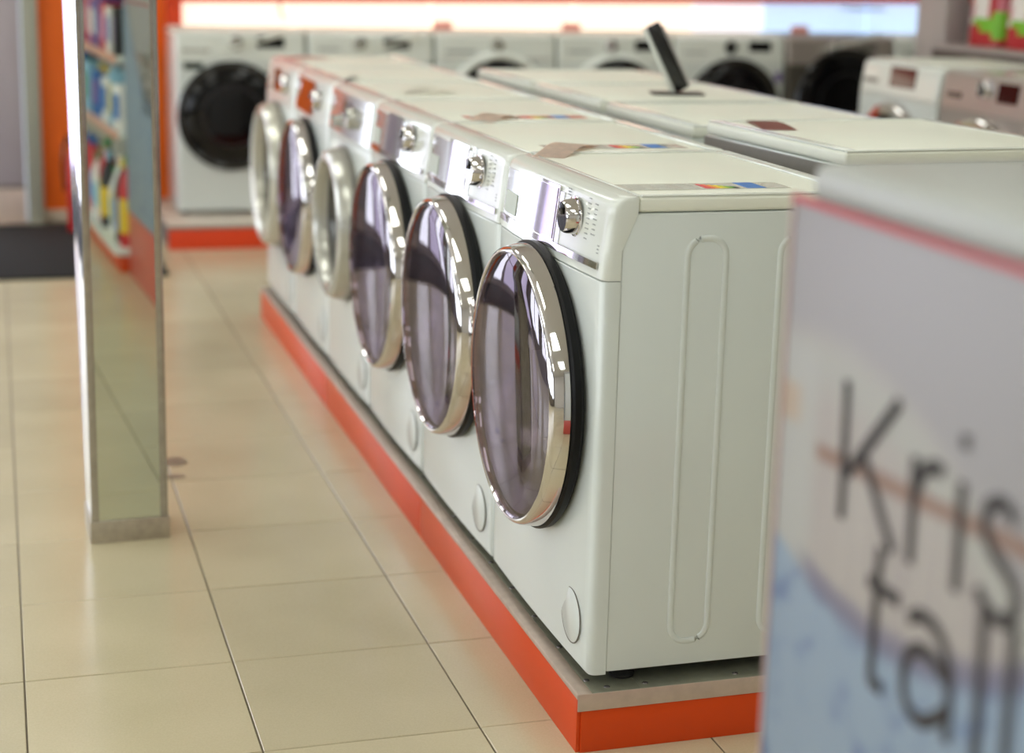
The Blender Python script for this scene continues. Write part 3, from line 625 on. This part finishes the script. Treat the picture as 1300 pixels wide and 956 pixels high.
# ================================================================ POSTER-WRAPPED MACHINE IN THE FOREGROUND
XP, YP, ZP = -.22, -1.115, 1.026
pm = thing('poster_machine', 'large white appliance in the right foreground wrapped in a lettered poster with red border', 'appliance', (XP+.3, YP-.3, ZF))
def PM(bm, name, m, p=None):
    o = obj(name, bm, m, p or pm); 
    if p is None: o.location = (-XP-.3, -YP+.3, -ZF)
    return o
PM(box(XP+.006, XP+.60, YP-.88, YP-.008, .14, .985, .006), 'cabinet', WHITE)
PM(box(XP, XP+.61, YP-.885, YP, .9855, ZP, .016, 4), 'worktop', mat('grey_white_lid', (172, 175, 170), .34, coat=.0, noise=.01))
PM(box(XP+.0, XP+.61, YP-.885, YP+.0, ZF, .138, .004), 'pedestal', mat('brick_red_pedestal', (196, 84, 70), .35, noise=.03))
def poster_mat():
    m = bpy.data.materials.new('poster_print'); m.use_nodes = True; nt = m.node_tree; b = nt.nodes['Principled BSDF']
    ge = nt.nodes.new('ShaderNodeNewGeometry'); sp = nt.nodes.new('ShaderNodeSeparateXYZ'); tc = nt.nodes.new('ShaderNodeTexCoord')
    nt.links.new(tc.outputs['Object'], sp.inputs[0])
    def math_(op, a, b_=None, c=None):
        n = nt.nodes.new('ShaderNodeMath'); n.operation = op
        for i, v in enumerate((a, b_, c)):
            if v is None: continue
            if isinstance(v, (int, float)): n.inputs[i].default_value = v
            else: nt.links.new(v, n.inputs[i])
        return n.outputs[0]
    def ramp(v, lo, hi):
        n = nt.nodes.new('ShaderNodeMapRange'); n.interpolation_type = 'SMOOTHSTEP'; n.inputs['From Min'].default_value = lo; n.inputs['From Max'].default_value = hi
        nt.links.new(v, n.inputs['Value']); return n.outputs['Result']
    def mix(f, a, c):
        n = nt.nodes.new('ShaderNodeMix'); n.data_type = 'RGBA'; nt.links.new(f, n.inputs[0])
        if isinstance(a, tuple): n.inputs[6].default_value = s2l(a)+(1,)
        else: nt.links.new(a, n.inputs[6])
        n.inputs[7].default_value = s2l(c)+(1,); return n.outputs[2]
    S_ = sp.outputs['Y']; Z = sp.outputs['Z']      # S along the machine (more negative = nearer)
    s = math_('MULTIPLY', S_, -1.)                  # 1.09 .. 1.74
    no = nt.nodes.new('ShaderNodeTexNoise'); no.inputs['Scale'].default_value = 22; no.inputs['Detail'].default_value = 5
    nt.links.new(tc.outputs['Object'], no.inputs['Vector']); N = math_('SUBTRACT', no.outputs['Fac'], .5)
    # wood-white background with fine vertical streaks
    st = nt.nodes.new('ShaderNodeTexNoise'); mp = nt.nodes.new('ShaderNodeMapping'); mp.inputs['Scale'].default_value = (1, 190, 6)
    nt.links.new(tc.outputs['Object'], mp.inputs[0]); nt.links.new(mp.outputs[0], st.inputs['Vector']); st.inputs['Scale'].default_value = 1
    base = mix(ramp(st.outputs['Fac'], .3, .7), (166, 160, 153), (154, 146, 143))
    # lilac-grey upper field, pale arc below it
    arc = math_('ADD', Z, math_('MULTIPLY', math_('POWER', math_('SUBTRACT', s, 1.18), 2), 1.1))
    pale = math_('MULTIPLY', ramp(arc, .80, .845), math_('SUBTRACT', 1, ramp(arc, .845, .90)))
    c = mix(pale, base, (160, 159, 152))
    c = mix(ramp(arc, .855, .89), c, (148, 145, 145))
    # pale cloth strip at the far edge
    c = mix(math_('MULTIPLY', math_('SUBTRACT', 1, ramp(math_('ADD', s, math_('MULTIPLY', N, .02)), 1.150, 1.185)), math_('SUBTRACT', 1, ramp(Z, .84, .87))), c, (164, 164, 159))
    be = math_('MULTIPLY', math_('SUBTRACT', 1, ramp(s, 1.12, 1.15)), math_('SUBTRACT', 1, ramp(math_('ABSOLUTE', math_('SUBTRACT', Z, .795)), .012, .025)))
    c = mix(be, c, (168, 150, 130))
    # brown seam running down across the letters
    d = math_('ABSOLUTE', math_('SUBTRACT', Z, math_('ADD', .762, math_('MULTIPLY', math_('SUBTRACT', s, 1.172), .06))))
    br = math_('MULTIPLY', math_('SUBTRACT', 1, ramp(math_('ADD', d, math_('MULTIPLY', N, .006)), .003, .013)), ramp(s, 1.165, 1.18))
    c = mix(br, c, (132, 104, 90))
    # blue towel with a darker fold
    edge = math_('ADD', .668, math_('ADD', math_('MULTIPLY', math_('SUBTRACT', s, 1.09), -.40), math_('MULTIPLY', math_('POWER', math_('SUBTRACT', s, 1.09), 2), 1.0)))
    dz = math_('SUBTRACT', edge, math_('ADD', Z, math_('MULTIPLY', N, .012)))
    blue = mix(ramp(no.outputs['Fac'], .50, .80), (132, 150, 168), (76, 100, 142))
    f1 = ramp(dz, 0., .012)
    n = nt.nodes.new('ShaderNodeMix'); n.data_type = 'RGBA'; nt.links.new(f1, n.inputs[0]); nt.links.new(c, n.inputs[6]); nt.links.new(blue, n.inputs[7]); c = n.outputs[2]
    sh = math_('MULTIPLY', math_('SUBTRACT', 1, ramp(math_('ABSOLUTE', dz), .004, .022)), ramp(s, 1.13, 1.19))
    c = mix(math_('MULTIPLY', sh, .75), c, (88, 88, 118))
    nt.links.new(c, b.inputs['Base Color']); b.inputs['Roughness'].default_value = .4
    return m
po = PM(box(XP-.004, XP+.002, YP-.87, YP+.020, .145, .992, .0008), 'poster', poster_mat())
REDB = flat((184, 76, 80), 'poster_red_border')
q = obj('red_border', box(XP-.0058, XP-.0042, YP-.87, YP+.020, .9855, .9925), REDB, po, smooth=False)
q = obj('red_border', box(XP-.0058, XP-.0042, YP+.016, YP+.0215, .145, .9855), flat((184, 156, 152), 'poster_pale_border'), po, smooth=False)
INK = mat('dark_handwritten_ink', (34, 28, 30), .5, noise=.1)
def stroke(pts, name='letter_stroke'):
    P = [(XP-.0050, y, z) for y, z in pts]
    if len(P) > 2:                                  # smooth through the points
        Q = []
        for i in range(len(P)-1):
            p0, p1, p2, p3 = P[max(i-1, 0)], P[i], P[i+1], P[min(i+2, len(P)-1)]
            for k in range(6):
                t = k/6; Q.append(tuple(.5*((2*p1[j])+(-p0[j]+p2[j])*t+(2*p0[j]-5*p1[j]+4*p2[j]-p3[j])*t*t+(-p0[j]+3*p1[j]-3*p2[j]+p3[j])*t**3) for j in range(3)))
        P = Q+[P[-1]]
    bm = tube(P, .0064, 8, flatx=.10)
    obj(name, bm, INK, po)
for pts in [
    [(-1.225, .842), (-1.230, .714)], [(-1.318, .846), (-1.236, .758)], [(-1.262, .785), (-1.324, .714)],        # K
    [(-1.350, .808), (-1.353, .715)], [(-1.352, .775), (-1.366, .800), (-1.382, .808), (-1.394, .806)],               # r
    [(-1.423, .808), (-1.425, .717)], [(-1.4225, .847), (-1.4235, .836)],                                          # i
    [(-1.500, .800), (-1.480, .809), (-1.462, .800), (-1.459, .784), (-1.472, .768), (-1.490, .760), (-1.506, .748), (-1.508, .732), (-1.498, .720), (-1.480, .718), (-1.462, .726), (-1.456, .733)],  # s
    [(-1.305, .712), (-1.303, .600), (-1.312, .588), (-1.325, .588)], [(-1.288, .676), (-1.342, .676)],                # t
    [(-1.360, .668), (-1.378, .678), (-1.402, .676), (-1.420, .662), (-1.428, .640), (-1.431, .588)], [(-1.428, .638), (-1.392, .650), (-1.366, .640), (-1.358, .615), (-1.368, .592), (-1.396, .590), (-1.426, .612)],   # a
    [(-1.468, .722), (-1.474, .588)], [(-1.510, .722), (-1.514, .588)]]: stroke(pts)                                # l l

# ================================================================ MIRRORED PILLAR
P0, P1 = Vector((-.777, 1.234, 0)), Vector((-.607, 1.234+.17*math.tan(math.radians(2.0)), 0))
dv = (P1-P0).normalized(); nv = Vector((-dv.y, dv.x, 0))          # nv points away from the viewer
Wd = (P1-P0).length
pr = thing('mirrored_pillar', 'slim mirror-clad square pillar with chrome corner trims standing in the aisle', 'pillar', (P0.x, P0.y, ZF), math.atan2(dv.y, dv.x))
def PR(bm, name, m): return obj(name, bm, m, pr)
H = ZC-ZF
core = bmesh.new()
def quadcol(x0, x1, y0, y1, z0, z1, lean_=0., bm=None):
    own = bmesh.new(); a = [own.verts.new(p) for p in [(x0, y0, z0), (x1, y0, z0), (x1, y1, z0), (x0, y1, z0)]]
    b = [own.verts.new(p) for p in [(x0, y0, z1), (x1, y0, z1), (x1, y1, z1), (x0-lean_, y1, z1)]]
    own.faces.new(a[::-1]); own.faces.new(b)
    for i in range(4): own.faces.new((a[i], a[(i+1) % 4], b[(i+1) % 4], b[i]))
    return merge(bm, own)
PR(quadcol(.004, Wd-.004, .004, .150, .0, H), 'core', DGREY)
MIR = mat('mirror_glass', (216, 222, 210), .012, 1., noise=.004, nscale=3)
PR(box(.016, Wd-.016, 0, .0035, .053, H), 'mirror_panel', MIR)
PR(box(Wd-.0035, Wd, .014, .150, .075, H), 'mirror_panel', MIR)
PR(quadcol(0.000, .0035, .004, .152, .045, H, .040), 'side_panel', mat('bright_polished_side', (236, 238, 244), .10, 1., noise=.01))
TRIM = mat('brushed_corner_trim', (176, 172, 168), .2, .9, noise=.08, nscale=40)
PR(box(-.0008, .0158, -.003, .0032, .0, H, .0008), 'corner_trim', TRIM)
PR(box(Wd-.0158, Wd+.0008, -.003, .0032, .0, H, .0008), 'corner_trim', TRIM)
PR(box(-.004, Wd+.004, -.006, .156, .0, .052, .0015), 'base_band', mat('scuffed_base_metal', (172, 162, 142), .35, .3, noise=.1, nscale=50))

# ================================================================ RED EXTINGUISHER BY THE ORANGE WALL
ex = thing('fire_extinguisher', 'red fire extinguisher with black valve half hidden behind the mirrored pillar', 'fire extinguisher', (-.592, 5.62, ZF))
obj('tank', lathe_z([(0, 0), (.050, 0), (.055, .01), (.055, .33), (.045, .37), (.02, .39), (.016, .41), (0, .41)], 0, 0, 32), RED, ex)
obj('valve', box(-.055, .03, -.014, .014, .43, .455, .005), BLACK, ex); obj('neck', lathe_z([(.014, .405), (.014, .435), (0, .435)], 0, 0, 16), STEEL, ex)
obj('hose', tube([(-.03, 0, .44), (-.06, 0, .42), (-.072, 0, .32), (-.066, 0, .2)], .007), BLACK, ex)

# ================================================================ WALL SHELVING WITH DETERGENT BAGS (right)
sh = thing('metal_shelving', 'grey metal shelving with broad post behind the machines on the right', 'shelving', (3.3, 3.3, ZF))
def SH(bm, name, m):
    o = obj(name, bm, m, sh); o.location = (-3.3, -3.3, -ZF); return o
SH(box(3.08, 3.20, 4.19, 4.44, ZF, 2.1, .006), 'post', GREY)
SH(box(3.60, 3.63, 1.0, 4.43, ZF, 2.1, .003), 'back_panel', mat('shelf_back_grey', (128, 122, 112), .5, noise=.03))
for z in (.842, 1.30, 1.72): 
    q = SH(box(3.02, 3.60, 1.0, 4.185, z, z+.022, .004), 'shelf_board', GREY)
SH(box(3.02, 3.60, 1.0, 4.185, .80, .8415, .003), 'shelf_beam', mat('shelf_beam_brown', (84, 76, 70), .5, noise=.03))
SH(box(3.08, 3.20, 1.0, 1.1, ZF, 2.1, .006), 'post', GREY)
def bag(x, y, z, lab, s=1.22):
    t = thing('detergent_bag', lab, 'detergent bag', (x, y, z), 0, 'detergent bags on the grey shelf')
    bm = bmesh.new(); nu, nv_ = 24, 14; rows = []
    for j in range(nv_+1):
        v_ = j/nv_; z_ = .34*s*v_; w_ = .105*s*(1-.28*v_**2); dp = .055*s*math.sqrt(max(.02, 1-v_**2.2))
        rows.append([bm.verts.new((dp*math.copysign(abs(math.sin(2*PI*k/nu))**.8, math.sin(2*PI*k/nu)), w_*math.copysign(abs(math.cos(2*PI*k/nu))**.6, math.cos(2*PI*k/nu)), z_)) for k in range(nu)])
    for a, b in zip(rows[:-1], rows[1:]):
        for k in range(nu): bm.faces.new((a[k], a[(k+1) % nu], b[(k+1) % nu], b[k]))
    bm.faces.new(rows[0][::-1]); bm.faces.new(rows[-1])
    for f in bm.faces:
        c = f.calc_center_median(); u, v_ = c.y/s, c.z/s
        if v_ < .055+u*.25: mi = 0
        elif v_ < .095-u*.25: mi = 1
        elif u > .035: mi = 3 if (int(v_*40)+int(u*60)) % 3 else 2
        elif u > -.035: mi = 2
        else: mi = 0 if (int(v_*30)+int(u*50)) % 4 else 3
        f.material_index = mi
    obj('pouch', bm, [flat((176, 24, 34)), flat((120, 190, 40)), flat((232, 228, 220)), flat((206, 120, 130))], t)
    obj('top_seal', box(-.004, .004, -.07*s, .07*s, .335*s, .365*s, .002), flat((176, 24, 34)), t)
bag(3.20, 4.00, .8645, 'red and white detergent bag with green band, nearest the grey shelf post')
bag(3.20, 3.71, .8645, 'red detergent bag second from the shelf post, cut by the picture edge')
bag(3.20, 3.42, .8645, 'red detergent bag third from the shelf post, just outside the picture')

# ================================================================ GONDOLA BEHIND THE VIEWER, SEEN IN THE MIRROR
GX = .05
go = thing('shelf_gondola', 'long gondola of household goods with orange base, seen only in the pillar mirror', 'shelving', (0, -2.9, ZF))
def GO(bm, name, m):
    o = obj(name, bm, m, go); o.location = (GX, 2.9, -ZF); return o
GY0, GY1 = -4.4, -2.06
GO(box(-.02, .03, GY0, GY1, ZF, 1.62, .004), 'back_panel', mat('gondola_back', (196, 196, 190), .5, noise=.02))
GO(box(-.30, -.0205, GY0, GY1, ZF, -.06, .004), 'base_plinth', ORANGE)
GO(box(-.32, -.0205, GY0, GY1, -.0595, -.035, .004), 'base_shelf', WPANEL)
PINK = mat('pinkish_shelf_edge', (214, 160, 140), .35, noise=.03)
lv = [-.0345, .45, .76, 1.06]
for z in lv[1:]:
    GO(box(-.295, -.0205, GY0, GY1, z-.022, z, .003), 'shelf_board', WPANEL); GO(box(-.303, -.2955, GY0, GY1, z-.032, z+.004, .002), 'price_rail', PINK)
for y in (GY0+.02, GY1-.02): GO(box(-.0195+.05, .075, y-.02, y+.02, ZF, 1.62, .004), 'upright', GREY)
random.seed(11)
pal = [('white', (232, 230, 226)), ('blue', (44, 104, 176)), ('red', (196, 40, 44)), ('light blue', (150, 196, 220)), ('purple', (120, 84, 150)), ('black', (30, 30, 32)), ('pink', (220, 130, 150)), ('yellow', (226, 190, 50)), ('green', (90, 150, 100))]
snames = ['bottom shelf', 'second shelf', 'third shelf', 'top shelf']
def bottle(col, cap, h, r):
    t = thing('bottle', '', 'bottle')
    obj('body', lathe_z([(0, 0), (r*.95, 0), (r, .01), (r, h*.62), (r*.8, h*.75), (r*.35, h*.86), (r*.3, h*.9), (0, h*.9)], 0, 0, 20), flat(col), t)
    obj('cap', lathe_z([(r*.4, h*.88), (r*.4, h), (0, h)], 0, 0, 16), flat(cap), t)
    obj('label', lathe_z([(r+.0006, h*.15), (r+.0012, h*.16), (r+.0012, h*.52), (r+.0006, h*.53)], 0, 0, 20), flat(random.choice(pal)[1]), t)
    return t
def carton(col, col2, h, wd):
    t = thing('carton', '', 'carton')
    obj('box_body', box(-.05, .05, -wd/2, wd/2, 0, h, .003), flat(col), t)
    obj('front_print', box(-.0512, -.0502, -wd*.42, wd*.42, h*.25, h*.8), flat(col2), t, smooth=False)
    return t
protos = {}
order = ['one', 'two', 'three', 'four', 'five', 'six', 'seven', 'eight', 'nine', 'ten', 'eleven', 'twelve', 'thirteen', 'fourteen', 'fifteen', 'sixteen']
for s, z in enumerate(lv):
    y = GY1-.10; n = 0
    while y > GY0+.1 and n < 14:
        kind = 'b' if (s == 0 or random.random() < .45) else 'c'
        ci = {0: [0, 0, 0, 2, 5, 0, 7], 1: [1, 3, 3, 0, 1, 6], 2: [4, 2, 5, 0, 6, 3], 3: [3, 5, 0, 8, 4]}[s]; ci = random.choice(ci)
        cn, c = pal[ci]; cn2, c2 = random.choice(pal)
        if c2 == c: c2 = (240, 238, 232)
        h = random.uniform(.20, .27) if s else random.uniform(.28, .40); r = random.uniform(.034, .05)
        key = (kind, ci, round(h, 1))
        if key not in protos: protos[key] = bottle(c, c2, h, r) if kind == 'b' else carton(c, c2, h*.92, .11); t = protos[key]
        else: t = copy_tree(protos[key])
        nm = 'bottle' if kind == 'b' else 'carton'
        t.location = (GX-.24+random.uniform(-.01, .01), y, z); t.rotation_euler = (0, 0, random.uniform(-.15, .15))
        t['label'] = '%s %s on the mirrored gondola %s, place %s from the poster appliance' % (cn, nm, snames[s], order[n]); t['group'] = 'household goods in the mirror'
        y -= random.uniform(.125, .15); n += 1
